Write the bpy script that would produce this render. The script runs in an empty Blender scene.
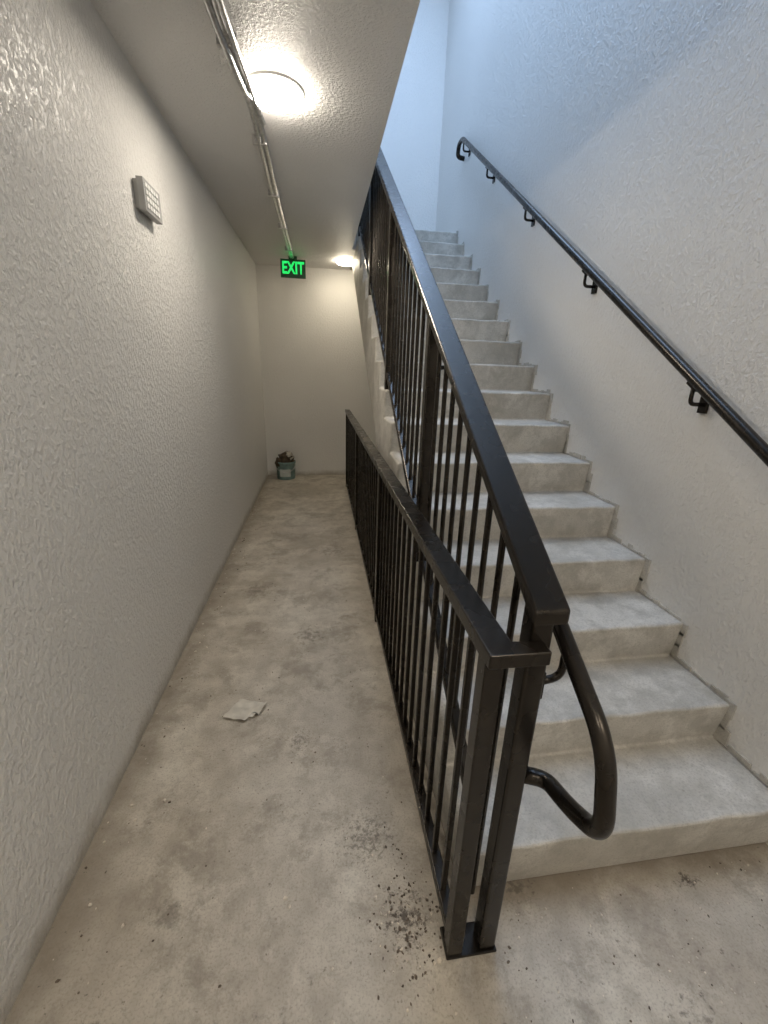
import bpy, bmesh, math, random
from mathutils import Vector, Matrix
from mathutils import noise as mn
random.seed(7)
S=bpy.context.scene
COL=S.collection

# ------------------------------------------------------------ materials
def newmat(name):
    m=bpy.data.materials.new(name); m.use_nodes=True
    nt=m.node_tree; b=nt.nodes['Principled BSDF']
    return m,nt,b
def N(nt,t,**kw):
    n=nt.nodes.new(t)
    for k,v in kw.items(): setattr(n,k,v)
    return n
def L(nt,a,b): nt.links.new(a,b)
def noise(nt,vec,scale,detail=4,rough=.5,dist=0):
    n=N(nt,'ShaderNodeTexNoise'); n.inputs['Scale'].default_value=scale
    n.inputs['Detail'].default_value=detail; n.inputs['Roughness'].default_value=rough
    n.inputs['Distortion'].default_value=dist
    L(nt,vec,n.inputs['Vector']); return n.outputs['Fac']
def ramp(nt,fac,stops):
    r=N(nt,'ShaderNodeValToRGB'); L(nt,fac,r.inputs['Fac'])
    e=r.color_ramp.elements
    while len(e)<len(stops): e.new(.5)
    for i,(p,c) in enumerate(stops):
        e[i].position=p; e[i].color=(c,c,c,1) if isinstance(c,(int,float)) else (*c,1)
    return r.outputs['Color']
def mix(nt,fac,a,b,mode='MIX'):
    m=N(nt,'ShaderNodeMix',data_type='RGBA',blend_type=mode)
    if isinstance(fac,(int,float)): m.inputs[0].default_value=fac
    else: L(nt,fac,m.inputs[0])
    for s,v in ((6,a),(7,b)):
        if isinstance(v,tuple): m.inputs[s].default_value=(*v,1)
        else: L(nt,v,m.inputs[s])
    return m.outputs[2]
def math_(nt,op,a,b=None,clamp=False):
    m=N(nt,'ShaderNodeMath',operation=op,use_clamp=clamp)
    for i,v in enumerate((a,b)):
        if v is None: continue
        if isinstance(v,(int,float)): m.inputs[i].default_value=v
        else: L(nt,v,m.inputs[i])
    return m.outputs[0]
def coords(nt,scale=(1,1,1)):
    t=N(nt,'ShaderNodeNewGeometry')
    mp=N(nt,'ShaderNodeMapping'); mp.inputs['Scale'].default_value=scale
    L(nt,t.outputs['Position'],mp.inputs['Vector']); return mp.outputs['Vector'], t
def bump(nt,b,h,strength,dist,prev=None):
    n=N(nt,'ShaderNodeBump'); n.inputs['Strength'].default_value=strength; n.inputs['Distance'].default_value=dist
    L(nt,h,n.inputs['Height'])
    if prev is not None: L(nt,prev,n.inputs['Normal'])
    L(nt,n.outputs['Normal'],b.inputs['Normal']); return n.outputs['Normal']

def plaster(name,col,dirt=True,rough=.42,depth=.006,st=.5):
    m,nt,b=newmat(name)
    v,g=coords(nt,(1,1,.7))
    v1,_=coords(nt)
    n1=noise(nt,v,60,4,.6,.2)
    h1=ramp(nt,n1,[(.44,0),(.62,1)])
    n2=noise(nt,v,150,2,.5)
    h=mix(nt,.35,h1,n2)
    nb=bump(nt,b,h,st,depth)
    n3=noise(nt,v1,1.6,2,.4)
    tone=ramp(nt,n3,[(.3,tuple(c*.95 for c in col)),(.7,col)])
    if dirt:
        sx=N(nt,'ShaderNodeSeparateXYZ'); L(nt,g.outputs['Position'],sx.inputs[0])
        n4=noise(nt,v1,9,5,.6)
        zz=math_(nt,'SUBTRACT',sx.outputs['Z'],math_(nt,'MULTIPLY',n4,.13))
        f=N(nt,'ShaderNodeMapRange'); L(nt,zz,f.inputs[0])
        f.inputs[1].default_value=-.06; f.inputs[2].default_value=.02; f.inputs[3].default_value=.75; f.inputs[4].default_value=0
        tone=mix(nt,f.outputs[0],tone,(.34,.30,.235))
    L(nt,tone,b.inputs['Base Color'])
    r=ramp(nt,n3,[(.3,rough-.04),(.7,rough+.07)])
    L(nt,r,b.inputs['Roughness'])
    return m
M_wall=plaster('plaster_wall',(.82,.805,.77),depth=.006,st=.68)
M_wallL=plaster('plaster_wall_gloss',(.78,.77,.74),rough=.32,depth=.007,st=.75)
M_ceil=plaster('plaster_ceiling',(.78,.77,.75),dirt=False,rough=.5,depth=.007,st=.6)

def concrete(name,ca,cb,stains=(),floor=True,bs=.4):
    m,nt,b=newmat(name)
    v,g=coords(nt)
    n1=noise(nt,v,1.5,7,.62,.15)
    c=ramp(nt,n1,[(.36,ca),(.5,tuple((x+y)/2 for x,y in zip(ca,cb))),(.62,cb)])
    n2=noise(nt,v,9,7,.65,.2)
    c=mix(nt,ramp(nt,n2,[(.35,.6),(.6,0)]),c,tuple(x*.78 for x in ca))
    n2b=noise(nt,v,2.6,8,.7,.2)
    c=mix(nt,ramp(nt,n2b,[(.54,0),(.60,.42)]),c,tuple(min(1,x*1.12) for x in cb))
    n3=noise(nt,v,140,3,.6)
    c=mix(nt,ramp(nt,n3,[(.35,.4),(.5,0)]),c,tuple(x*.6 for x in ca))
    n4=noise(nt,v,44,4,.65)
    if floor:
        c=mix(nt,ramp(nt,n4,[(.64,0),(.70,.7)]),c,(.17,.14,.11))
        n6=noise(nt,v,3.4,9,.78,.15)
        c=mix(nt,ramp(nt,n6,[(.51,0),(.61,.6)]),c,(.25,.215,.17))
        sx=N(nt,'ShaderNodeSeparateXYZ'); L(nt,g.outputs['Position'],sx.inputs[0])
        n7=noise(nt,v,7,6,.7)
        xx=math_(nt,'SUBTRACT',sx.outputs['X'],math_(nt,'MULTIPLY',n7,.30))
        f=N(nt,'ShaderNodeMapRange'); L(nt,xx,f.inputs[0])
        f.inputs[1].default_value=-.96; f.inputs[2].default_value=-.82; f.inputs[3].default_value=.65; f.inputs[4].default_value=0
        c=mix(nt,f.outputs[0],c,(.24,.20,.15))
        # ragged darker band at the foot of the first riser
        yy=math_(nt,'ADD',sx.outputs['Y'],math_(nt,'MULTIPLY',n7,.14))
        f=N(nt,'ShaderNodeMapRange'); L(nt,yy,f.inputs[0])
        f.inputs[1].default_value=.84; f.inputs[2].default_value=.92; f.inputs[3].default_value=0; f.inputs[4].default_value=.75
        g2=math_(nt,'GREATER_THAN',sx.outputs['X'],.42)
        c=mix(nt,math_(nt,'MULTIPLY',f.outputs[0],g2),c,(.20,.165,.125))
    else:
        c=mix(nt,ramp(nt,n4,[(.64,0),(.72,.5)]),c,(.27,.24,.20))
        n6=noise(nt,v,5.5,8,.75,.1)
        c=mix(nt,ramp(nt,n6,[(.50,0),(.62,.6)]),c,(.35,.33,.285))
    for (x,y,r,st,sc) in stains:
        d=N(nt,'ShaderNodeVectorMath',operation='DISTANCE'); L(nt,v,d.inputs[0]); d.inputs[1].default_value=(x,y,0)
        mr=N(nt,'ShaderNodeMapRange'); L(nt,d.outputs['Value'],mr.inputs[0])
        mr.inputs[1].default_value=0; mr.inputs[2].default_value=r; mr.inputs[3].default_value=.26; mr.inputs[4].default_value=0
        nn=noise(nt,v,sc,5,.75)
        s=math_(nt,'ADD',mr.outputs[0],nn)
        f=math_(nt,'MULTIPLY',ramp(nt,s,[(.66,0),(.78,1)]),st)
        c=mix(nt,f,c,(.08,.065,.05))
    L(nt,c,b.inputs['Base Color'])
    L(nt,ramp(nt,n1,[(.3,.48),(.7,.70)]),b.inputs['Roughness'])
    h=mix(nt,.5,n2,n3)
    nb=bump(nt,b,h,bs,.006)
    bump(nt,b,n1,.4,.02,nb)
    return m
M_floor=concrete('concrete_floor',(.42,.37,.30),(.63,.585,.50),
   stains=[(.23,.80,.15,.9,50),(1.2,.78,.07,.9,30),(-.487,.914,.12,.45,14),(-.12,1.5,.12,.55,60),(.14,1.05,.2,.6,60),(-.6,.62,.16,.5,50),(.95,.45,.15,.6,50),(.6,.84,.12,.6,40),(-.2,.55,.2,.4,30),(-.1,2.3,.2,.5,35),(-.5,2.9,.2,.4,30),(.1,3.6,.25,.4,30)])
M_step=concrete('concrete_steps',(.47,.445,.39),(.67,.645,.59),floor=False,bs=.7)

def simple(name,col,rough=.5,metal=0,nscale=0,var=.15,bmp=0,rv=.04):
    m,nt,b=newmat(name)
    b.inputs['Metallic'].default_value=metal
    v,_=coords(nt)
    n=noise(nt,v,nscale or 20,3)
    L(nt,ramp(nt,n,[(.3,tuple(c*(1-var) for c in col)),(.7,tuple(min(1,c*(1+var)) for c in col))]),b.inputs['Base Color'])
    L(nt,ramp(nt,n,[(.3,max(0,rough-rv)),(.7,rough+rv)]),b.inputs['Roughness'])
    if bmp: bump(nt,b,n,bmp,.003)
    return m
M_bronze=simple('dark_bronze_paint',(.0085,.0068,.0052),.27,0,12,.15,rv=.02)
M_bronze.node_tree.nodes['Principled BSDF'].inputs['Specular IOR Level'].default_value=.42
M_bronze.node_tree.nodes['Principled BSDF'].inputs['Specular Tint'].default_value=(1,.9,.79,1)
M_white=simple('white_plastic',(.78,.78,.76),.4,0,20,.03)
M_grey=simple('grey_plastic',(.36,.36,.35),.45,0,20,.05)
M_trim=simple('white_trim',(.8,.8,.78),.4,0,20,.03)
M_steel=simple('galvanised_steel',(.62,.62,.62),.32,1,60,.2)
M_bucket=simple('bucket_teal_green',(.20,.31,.30),.5,0,14,.3)
M_rag=simple('dark_rag',(.07,.05,.03),.85,0,25,.6,.6)
M_rag2=simple('pale_rag',(.5,.47,.40),.85,0,25,.3,.6)
M_paper=simple('paper_scrap_white',(.60,.565,.49),.35,0,30,.12)
M_deb=simple('plaster_crumbs',(.6,.54,.45),.8,0,30,.5)
M_debd=simple('dirt_crumbs',(.13,.10,.075),.9,0,30,.5)
M_label=simple('label_white',(.55,.60,.58),.5,0,20,.1)
def emis(name,col,s):
    m,nt,b=newmat(name)
    b.inputs['Base Color'].default_value=(*col,1)
    b.inputs['Emission Color'].default_value=(*col,1); b.inputs['Emission Strength'].default_value=s
    return m
M_lamp=emis('led_diffuser',(1,.90,.77),102)
M_lamp_dim=emis('led_diffuser_dim',(1,.88,.68),52)
M_lamp_front=emis('led_diffuser_front',(1,.90,.77),62)
M_lamp_fill=emis('led_added_fill',(1,.88,.73),90)  # warm glow for the added, unseen fill lamp
M_green=emis('exit_green_led',(.02,1,.18),.8)
M_signface=simple('sign_dark_green',(.015,.10,.04),.4,0,20,.1)

# ------------------------------------------------------------ mesh helpers
def finish(bm,name,mats,bevel=0,smooth=False,parent=None,seg=2):
    bmesh.ops.recalc_face_normals(bm,faces=bm.faces)
    me=bpy.data.meshes.new(name); bm.to_mesh(me); bm.free()
    o=bpy.data.objects.new(name,me); COL.objects.link(o)
    for m in (mats if isinstance(mats,(list,tuple)) else [mats]): me.materials.append(m)
    if smooth:
        for p in me.polygons: p.use_smooth=True
    if bevel:
        md=o.modifiers.new('bevel','BEVEL'); md.width=bevel; md.segments=seg; md.limit_method='ANGLE'; md.angle_limit=math.radians(40)
    if parent: o.parent=parent
    return o
def box(bm,a,b,mi=0,M=None):
    x0,y0,z0=a; x1,y1,z1=b
    P=[(x0,y0,z0),(x1,y0,z0),(x1,y1,z0),(x0,y1,z0),(x0,y0,z1),(x1,y0,z1),(x1,y1,z1),(x0,y1,z1)]
    vs=[bm.verts.new(M@Vector(p) if M else p) for p in P]
    fs=[(0,3,2,1),(4,5,6,7),(0,1,5,4),(1,2,6,5),(2,3,7,6),(3,0,4,7)]
    for f in fs:
        F=bm.faces.new([vs[i] for i in f]); F.material_index=mi
def hexa(bm,P,mi=0):
    vs=[bm.verts.new(p) for p in P]
    for f in [(0,3,2,1),(4,5,6,7),(0,1,5,4),(1,2,6,5),(2,3,7,6),(3,0,4,7)]:
        F=bm.faces.new([vs[i] for i in f]); F.material_index=mi
def fillet(pts,r,n=8):
    pts=[Vector(p) for p in pts]; out=[pts[0]]
    for i in range(1,len(pts)-1):
        p,a,c=pts[i],pts[i-1],pts[i+1]
        d1=(a-p); d2=(c-p); rr=min(r,d1.length*.48,d2.length*.48)
        A=p+d1.normalized()*rr; C=p+d2.normalized()*rr
        for k in range(n+1):
            t=k/n; out.append((1-t)**2*A+2*t*(1-t)*p+t*t*C)
    out.append(pts[-1]); return out
def sweep(bm,pts,r,n=16,mi=0,rfun=None):
    pts=[Vector(p) for p in pts]
    T=[]
    for i in range(len(pts)):
        a=pts[max(0,i-1)]; b=pts[min(len(pts)-1,i+1)]; T.append((b-a).normalized())
    u=T[0].cross(Vector((0,0,1)))
    if u.length<.1: u=T[0].cross(Vector((1,0,0)))
    u.normalize(); rings=[]
    for i,p in enumerate(pts):
        u=(u-T[i]*u.dot(T[i])).normalized(); w=T[i].cross(u)
        rr=rfun(i) if rfun else r
        rings.append([bm.verts.new(p+(u*math.cos(2*math.pi*k/n)+w*math.sin(2*math.pi*k/n))*rr) for k in range(n)])
    for i in range(len(rings)-1):
        for k in range(n):
            F=bm.faces.new([rings[i][k],rings[i][(k+1)%n],rings[i+1][(k+1)%n],rings[i+1][k]]); F.smooth=True; F.material_index=mi
    for rg in (rings[0],rings[-1]):
        F=bm.faces.new(rg); F.material_index=mi
def lathe(bm,prof,c,n=48,mi=0):
    rings=[]
    for (r,z) in prof:
        if r<1e-5: rings.append([bm.verts.new((c[0],c[1],c[2]+z))])
        else: rings.append([bm.verts.new((c[0]+r*math.cos(2*math.pi*k/n),c[1]+r*math.sin(2*math.pi*k/n),c[2]+z)) for k in range(n)])
    for i in range(len(rings)-1):
        A,B=rings[i],rings[i+1]
        for k in range(n):
            k2=(k+1)%n
            if len(A)==1 and len(B)==1: continue
            if len(A)==1: f=[A[0],B[k],B[k2]]
            elif len(B)==1: f=[A[k],A[k2],B[0]]
            else: f=[A[k],A[k2],B[k2],B[k]]
            F=bm.faces.new(f); F.smooth=True; F.material_index=mi

# ------------------------------------------------------------ dimensions
XL=-.82; XR=1.59; YE=6.5; YB=-1.8; ZC=2.86; ZU=3.10; XE=.38; ZT=6.2
SL=.1813/.287
def nose(y): return .385+(y-1.117)*SL

def wall(name,a,b,mat):
    bm=bmesh.new(); box(bm,a,b); return finish(bm,name,mat)
wall('wall_left',(XL-.15,YB-.15,-.15),(XL,YE+.15,ZT),M_wallL)
wall('wall_right',(XR,YB-.15,-.15),(XR+.15,YE+.15,ZT),M_wall)
wall('wall_far',(XL,YE,-.15),(XR,YE+.15,ZT),M_wall)
wall('wall_behind',(XL,YB-.15,-.15),(XR,YB,ZT),M_wall)
wall('floor',(XL,YB,-.15),(XR,YE,0),M_floor)
bm=bmesh.new()
box(bm,(XL,YB,ZC),(XE,YE,ZU))
box(bm,(XE,5.42,ZC),(.42,YE,ZU))
box(bm,(XE,YB,ZC),(XR,-.5,ZU))
finish(bm,'ceiling',M_ceil)
bm=bmesh.new(); box(bm,(XL,YB,ZT),(XR,YE,ZT+.15)); finish(bm,'ceiling_upper',M_ceil)

# ------------------------------------------------------------ staircase
bm=bmesh.new()
prof=[]
NS=17
yn=lambda n:1.117+.287*(n-2)
zn=lambda n:.385+.1813*(n-2)
for n in range(1,NS+1):
    zprev=zn(n-1) if n>1 else 0
    prof.append((yn(n)+.022,zprev,0))
    prof.append((yn(n),zn(n),1))
prof.append((YE,zn(NS),0)); prof.append((YE,ZC,0))
THK=.65
ys=1.117+(ZC+THK-.385)/SL
prof.append((ys,ZC,0)); prof.append((1.117+(THK-.385)/SL,0,0))
XS=[.42+i*(XR-.42)/18 for i in range(19)]
rows=[]
for x in XS:
    row=[]
    for (y,z,j) in prof:
        jy=random.uniform(-.005,.005) if j else 0; jz=random.uniform(-.003,.003) if j else 0
        row.append(bm.verts.new((x,y+jy,z+jz)))
    rows.append(row)
for i in range(len(rows)-1):
    for k in range(len(prof)):
        k2=(k+1)%len(prof)
        bm.faces.new([rows[i][k],rows[i][k2],rows[i+1][k2],rows[i+1][k]])
bm.faces.new(rows[0]); bm.faces.new(rows[-1])
finish(bm,'concrete_staircase',M_step,bevel=.012,seg=3)

bm=bmesh.new()
for n in range(1,NS+1):
    for k in range(6):
        t=k/6
        y=yn(n)+.02+t*.265; w=random.uniform(.03,.06); h=random.uniform(.008,.028)
        box(bm,(XR-.004-random.uniform(0,.005),y,zn(n)),(XR,y+w,zn(n)+h))
    zb=zn(n-1) if n>1 else 0
    for k in range(3):
        z0=zb+(zn(n)-zb)*k/3
        box(bm,(XR-.006,yn(n)-random.uniform(.004,.035),z0),(XR,yn(n)+.03,z0+(zn(n)-zb)/3+random.uniform(0,.018)))
finish(bm,'mortar_joint',M_step,bevel=.003)

# ------------------------------------------------------------ sloped guardrail
XG=.452
def top(y): return nose(y)+1.05
bm=bmesh.new()
def slopebar(bm,x0,x1,y0,y1,f,zt0,zt1):
    hexa(bm,[(x0,y0,f(y0)+zt0),(x1,y0,f(y0)+zt0),(x1,y1,f(y1)+zt0),(x0,y1,f(y1)+zt0),
             (x0,y0,f(y0)+zt1),(x1,y0,f(y0)+zt1),(x1,y1,f(y1)+zt1),(x0,y1,f(y1)+zt1)])
CW=.040
slopebar(bm,XG-CW,XG+CW,.672,5.45,top,-.036,0)
slopebar(bm,XG-.02,XG+.02,.70,5.44,top,-.064,-.035)
slopebar(bm,XG-.019,XG+.019,.86,5.44,nose,.035,.075)
posts=[.72,1.78,2.92,4.06,5.2]
for i,y in enumerate(posts):
    zb=0.008 if i==0 else nose(y)-.17
    hexa(bm,[(XG-.025,y-.025,zb),(XG+.025,y-.025,zb),(XG+.025,y+.025,zb),(XG-.025,y+.025,zb),
      (XG-.025,y-.025,top(y-.025)-.03),(XG+.025,y-.025,top(y-.025)-.03),(XG+.025,y+.025,top(y+.025)-.03),(XG-.025,y+.025,top(y+.025)-.03)])
y=.83
while y<5.42:
    if min(abs(y-p) for p in posts)>.05:
        s=.0085; zb=nose(y)+.05 if y>.9 else .02
        hexa(bm,[(XG-s,y-s,zb),(XG+s,y-s,zb),(XG+s,y+s,zb),(XG-s,y+s,zb),
          (XG-s,y-s,top(y)-.05),(XG+s,y-s,top(y)-.05),(XG+s,y+s,top(y)-.05),(XG-s,y+s,top(y)-.05)])
    y+=.104
finish(bm,'stair_guardrail',M_bronze,bevel=.007,seg=3)

# level guardrail
XF=.355
bm=bmesh.new()
y0,y1=.695,5.83
P=[(XF-.032,.655),(XF+.100,.655),(XF+.100,.694),(XF+.032,.700),(XF+.032,y1),(XF-.032,y1)]
lo_=[bm.verts.new((x,y,1.036)) for x,y in P]; hi_=[bm.verts.new((x,y,1.07)) for x,y in P]
bm.faces.new(lo_[::-1]); bm.faces.new(hi_)
for i in range(6): bm.faces.new([lo_[i],lo_[(i+1)%6],hi_[(i+1)%6],hi_[i]])
box(bm,(XF-.019,y0,1.008),(XF+.019,y1-.01,1.038))
box(bm,(XF-.019,y0+.02,.035),(XF+.019,y1-.01,.07))
box(bm,(XF-.026,.688,0),(XG+.029,.765,.008))
lp=[.715,2.42,4.12,5.8]
for y in lp:
    box(bm,(XF-.022,y-.022,.0),(XF+.022,y+.022,1.037))
y=.83
while y<5.78:
    if min(abs(y-p) for p in lp)>.05:
        s=.0085; box(bm,(XF-s,y-s,.06),(XF+s,y+s,1.02))
    y+=.108
finish(bm,'level_guardrail',M_bronze,bevel=.006,seg=3)

# ------------------------------------------------------------ wall handrail
XH=XR-.075
bm=bmesh.new()
hr=lambda y:nose(y)+.905
pts=[(XR,.42,hr(.55)-.0),(XH,.42,hr(.55)),(XH,.55,hr(.55)),(XH,5.25,hr(5.25)),(XH,5.38,hr(5.25)),(XH,5.40,hr(5.25)-.10),(XR,5.40,hr(5.25)-.11)]
sweep(bm,fillet(pts,.05),.022)
for y in (.68,1.6,2.53,3.46,4.39,5.2):
    z=hr(y)
    box(bm,(XR-.012,y-.02,z-.13),(XR,y+.02,z-.06))
    sweep(bm,fillet([(XR-.008,y,z-.095),(XH,y,z-.095),(XH,y,z-.015)],.025),.0085,10)
    box(bm,(XH-.012,y-.03,z-.03),(XH+.012,y+.03,z-.018),M=Matrix.Translation((0,y,z-.02))@Matrix.Rotation(math.atan(SL),4,'X')@Matrix.Translation((0,-y,-z+.02)))
finish(bm,'wall_handrail',M_bronze)

# guard-mounted handrail with looped end
XI=.531
bm=bmesh.new()
pts=[(XI,5.3,hr(5.3)),(XI,.545,hr(.545)-.005),(XI,.503,.748),(XI,.60,.693),(XI-.003,.695,.665),(XG+.024,.715,.665)]
sweep(bm,fillet(pts,.07,12),.0195,20)
for y in posts:
    z=hr(y)
    sweep(bm,fillet([(XG+.024,y,z-.10),(XI,y,z-.09),(XI,y,z-.015)],.03),.009,10)
    box(bm,(XG+.024,y-.015,z-.135),(XG+.032,y+.015,z-.065))
finish(bm,'stair_handrail',M_bronze)

# ------------------------------------------------------------ ceiling lights
def ceil_light(name,x,y,r,mat):
    root=bpy.data.objects.new(name,None); COL.objects.link(root)
    bm=bmesh.new(); lathe(bm,[(r*.95,-.008),(r*.97,-.010),(r*1.03,-.009),(r*1.06,-.004),(r*1.06,0)],(x,y,ZC)); finish(bm,'trim_ring',M_trim,parent=root)
    bm=bmesh.new(); lathe(bm,[(0,-.042),(r*.5,-.041),(r*.8,-.037),(r*.92,-.028),(r*.97,-.006)],(x,y,ZC)); finish(bm,'diffuser',mat,parent=root)
ceil_light('added_fill_light',-.195,2.64,.135,M_lamp)
ceil_light('added_fill_light',.34,5.98,.12,M_lamp_dim)
ceil_light('added_fill_light',-.2,-.8,.135,M_lamp_front)
ceil_light('added_fill_light',1.05,-.95,.135,M_lamp_fill)  # unseen lamp added to warm the right wall and soften shadows

# ------------------------------------------------------------ conduit on ceiling
bm=bmesh.new()
def smooth(pts,sub=14):
    P=[Vector(p) for p in pts]; P=[P[0]*2-P[1]]+P+[P[-1]*2-P[-2]]; out=[]
    for i in range(1,len(P)-2):
        for k in range(sub):
            t=k/sub; a,b,c,d=P[i-1],P[i],P[i+1],P[i+2]
            out.append(.5*((2*b)+(c-a)*t+(2*a-5*b+4*c-d)*t*t+(3*b-a-3*c+d)*t**3))
    out.append(P[-2]); return out
z=ZC-.022
sweep(bm,smooth([(-.38,-1.7,z),(-.37,.6,z),(-.350,2.1,z),(-.33,2.5,z),(-.298,3.0,z),(-.307,4,z),(-.304,5.88,z)]),.016,12)
sweep(bm,smooth([(-.41,-1.7,z),(-.41,.6,z),(-.395,1.5,z-.015),(-.38,2.1,z),(-.345,2.4,z-.03),(-.325,2.75,z-.005),(-.33,3.3,z-.01),(-.335,4,z),(-.325,5.88,z)]),.014,12)
sweep(bm,smooth([(-.34,-1.7,z),(-.335,.6,z),(-.335,1.6,z-.02),(-.325,2.0,z-.035),(-.308,2.45,z-.012),(-.28,2.9,z)]),.012,12)
for y in (-1,.3,1.6,2.3,3.1,3.9,4.7,5.5):
    x=-.34 if y<2.5 else -.315
    box(bm,(x-.05,y-.012,ZC-.042),(x+.03,y+.012,ZC))
finish(bm,'electrical_conduit',M_steel)

# ------------------------------------------------------------ exit sign
root=bpy.data.objects.new('exit_sign',None); COL.objects.link(root)
cx,cy,cz=-.304,5.93,2.725
bm=bmesh.new()
box(bm,(cx-.15,cy-.02,cz-.10),(cx+.15,cy+.02,cz+.10))
box(bm,(cx-.05,cy-.018,cz+.09),(cx+.05,cy+.018,ZC))
finish(bm,'housing',M_signface,bevel=.005,parent=root)
cu=bpy.data.curves.new('exit_letters','FONT'); cu.body='EXIT'; cu.size=.185; cu.extrude=.002; cu.offset=.004
cu.align_x='CENTER'; cu.align_y='CENTER'
to=bpy.data.objects.new('t',cu); COL.objects.link(to)
bpy.context.view_layer.update()
me=bpy.data.meshes.new_from_object(to.evaluated_get(bpy.context.evaluated_depsgraph_get()))
bpy.data.objects.remove(to)
lo=bpy.data.objects.new('letters',me); COL.objects.link(lo); me.materials.clear(); me.materials.append(M_green)
lo.rotation_euler=(math.radians(90),0,0); lo.location=(cx,cy-.0225,cz); lo.parent=root
xs=[v.co.x for v in me.vertices]
lo.scale=(.26/(max(xs)-min(xs)),1,1)

# ------------------------------------------------------------ keypad style alarm panel on left wall
bm=bmesh.new()
y0,y1,z0,z1=2.40,2.615,2.255,2.385
box(bm,(XL,y0+.008,z0+.008),(XL+.02,y1-.008,z1-.008),1)
box(bm,(XL+.018,y0,z0),(XL+.048,y1,z1),1)
for i in range(5):
    for j in range(4):
        yy=y0+.014+i*.033; zz=z0+.014+j*.027
        box(bm,(XL+.046,yy,zz),(XL+.053,yy+.025,zz+.019),0)
finish(bm,'alarm_keypad_panel',[M_white,M_grey],bevel=.002)

# ------------------------------------------------------------ bucket with rags
bx,by=-.53,6.32
root=bpy.data.objects.new('paint_bucket',None); COL.objects.link(root)
bm=bmesh.new()
lathe(bm,[(0,.0),(.128,0),(.132,.005),(.138,.235),(.146,.238),(.146,.262),(.137,.262),(.134,.20),(0,.20)],(bx,by,0),36)
finish(bm,'pail',M_bucket,parent=root)
bm=bmesh.new(); sweep(bm,[(bx+.146*math.cos(a),by-.146*abs(math.sin(a)) ,.22-.10*math.sin(a)) for a in [math.pi*i/16 for i in range(17)]],.004,8)
finish(bm,'bail_handle',M_steel,parent=root)
bm=bmesh.new()
vs=[]
for i in range(9):
    a=-2.2+1.2*i/8
    vs.append((bm.verts.new((bx+.1365*math.cos(a),by+.1365*math.sin(a),.05)),bm.verts.new((bx+.1385*math.cos(a),by+.1385*math.sin(a),.16))))
for i in range(8): bm.faces.new([vs[i][0],vs[i+1][0],vs[i+1][1],vs[i][1]])
finish(bm,'label',M_label,parent=root)
def clump(name,c,r,mat,seed):
    bm=bmesh.new(); bmesh.ops.create_icosphere(bm,subdivisions=4,radius=1)
    for v in bm.verts:
        d=1+.45*mn.noise(v.co*1.8+Vector((seed,0,0)))+.2*mn.noise(v.co*5+Vector((0,seed,0)))
        v.co=Vector((v.co.x*r[0]*d+c[0],v.co.y*r[1]*d+c[1],v.co.z*r[2]*d+c[2]))
    finish(bm,name,mat,smooth=True,parent=root)
clump('rag_dark',(bx,by,.30),(.12,.10,.09),M_rag,3)
clump('rag_pale',(bx+.05,by-.03,.335),(.06,.05,.07),M_rag2,8)
clump('rag_hanging',(bx-.10,by-.06,.245),(.04,.05,.07),M_rag,5)

# ------------------------------------------------------------ plastic / paper scrap
bm=bmesh.new()
g=[]
for i in range(9):
    row=[]
    for j in range(9):
        u,v=i/8-.5,j/8-.5
        p=Vector((u*.14+v*.06,v*.11-u*.045,.006+.010*(mn.noise(Vector((u*4,v*4,2)))+.6)+(.012 if i==8 and j>5 else 0)))
        if i>6 and j<3: p.y+=.03
        row.append(bm.verts.new(Vector((-.385,1.70,0))+p))
    g.append(row)
for i in range(8):
    for j in range(8): bm.faces.new([g[i][j],g[i+1][j],g[i+1][j+1],g[i][j+1]])
finish(bm,'paper_scrap',M_paper,smooth=True)

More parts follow.
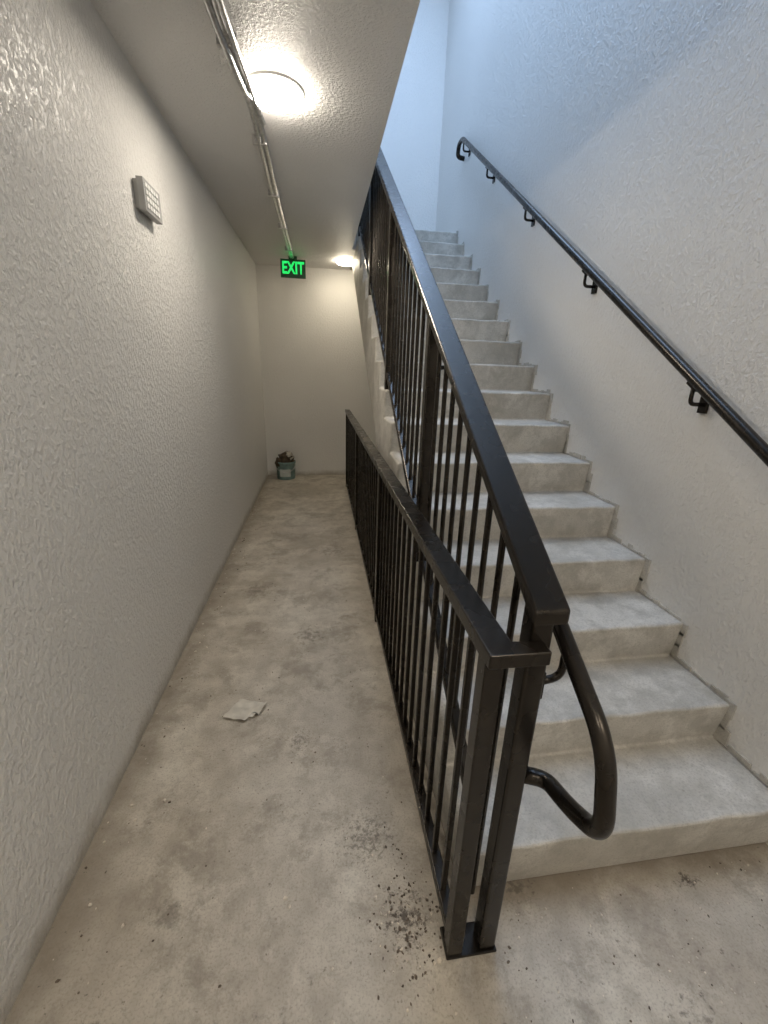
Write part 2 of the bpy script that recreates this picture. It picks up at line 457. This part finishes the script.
# ------------------------------------------------------------ debris
bm=bmesh.new()
def crumb(x,y,r,mi):
    M=Matrix.Translation((x,y,r*.45))@Matrix.Rotation(random.random()*6,4,'Z')@Matrix.Diagonal((random.uniform(.7,1.5),random.uniform(.6,1),.6,1))
    res=bmesh.ops.create_icosphere(bm,subdivisions=1,radius=r,matrix=M)
    for v in res['verts']:
        v.co+=Vector((random.uniform(-1,1),random.uniform(-1,1),0))*r*.25
        for f in v.link_faces: f.material_index=mi
for _ in range(150):
    y=random.uniform(.5,5.8); crumb(XL+.015+abs(random.gauss(0,.07)),y,random.uniform(.002,.007),random.choice((0,0,1)))
for _ in range(300):
    crumb(random.uniform(-.75,.3),random.uniform(.5,4.5),random.uniform(.0012,.0042),random.choice((0,1,1)))
for _ in range(220):
    crumb(random.gauss(.24,.06),random.gauss(.80,.09),random.uniform(.0012,.005),random.choice((0,1,1)))
for _ in range(120):
    crumb(random.uniform(.5,1.5),random.uniform(.45,.82),random.uniform(.0015,.004),random.choice((0,1)))
for _ in range(10):
    crumb(random.uniform(-.7,.5),random.uniform(.5,.9),random.uniform(.005,.009),0)
crumb(-.62,1.28,.010,0); crumb(-.6,1.27,.006,1)
finish(bm,'floor_debris',[M_deb,M_debd])

# ------------------------------------------------------------ daylight from skylight above the stairwell
w=bpy.data.worlds.new('World'); S.world=w; w.use_nodes=True
bg=w.node_tree.nodes['Background']; bg.inputs[0].default_value=(.55,.7,1,1); bg.inputs[1].default_value=.3
ld=bpy.data.lights.new('skylight_daylight','AREA'); ld.shape='RECTANGLE'; ld.size=1.0; ld.size_y=4.0; ld.energy=105; ld.color=(.46,.66,1)
lo=bpy.data.objects.new('skylight_daylight',ld); lo.location=(.95,3.5,ZT-.05); COL.objects.link(lo)

# ------------------------------------------------------------ camera (rotation recovered from the vanishing points)
F=421
Y=Vector((-64,145,-F)).normalized()
Zv=Vector((40,1243,F)); Zv=(Zv-Y*Zv.dot(Y)).normalized()
X=Y.cross(Zv)
R=Matrix((X,Y,Zv))
cd=bpy.data.cameras.new('camera'); cam=bpy.data.objects.new('camera',cd); COL.objects.link(cam)
cam.matrix_world=Matrix.Translation((0,0,1.6))@R.to_4x4()
cd.sensor_fit='VERTICAL'; cd.sensor_height=36; cd.lens=F/1024*36; cd.clip_start=.02
S.camera=cam
S.view_settings.view_transform='Standard'
S.view_settings.exposure=.1
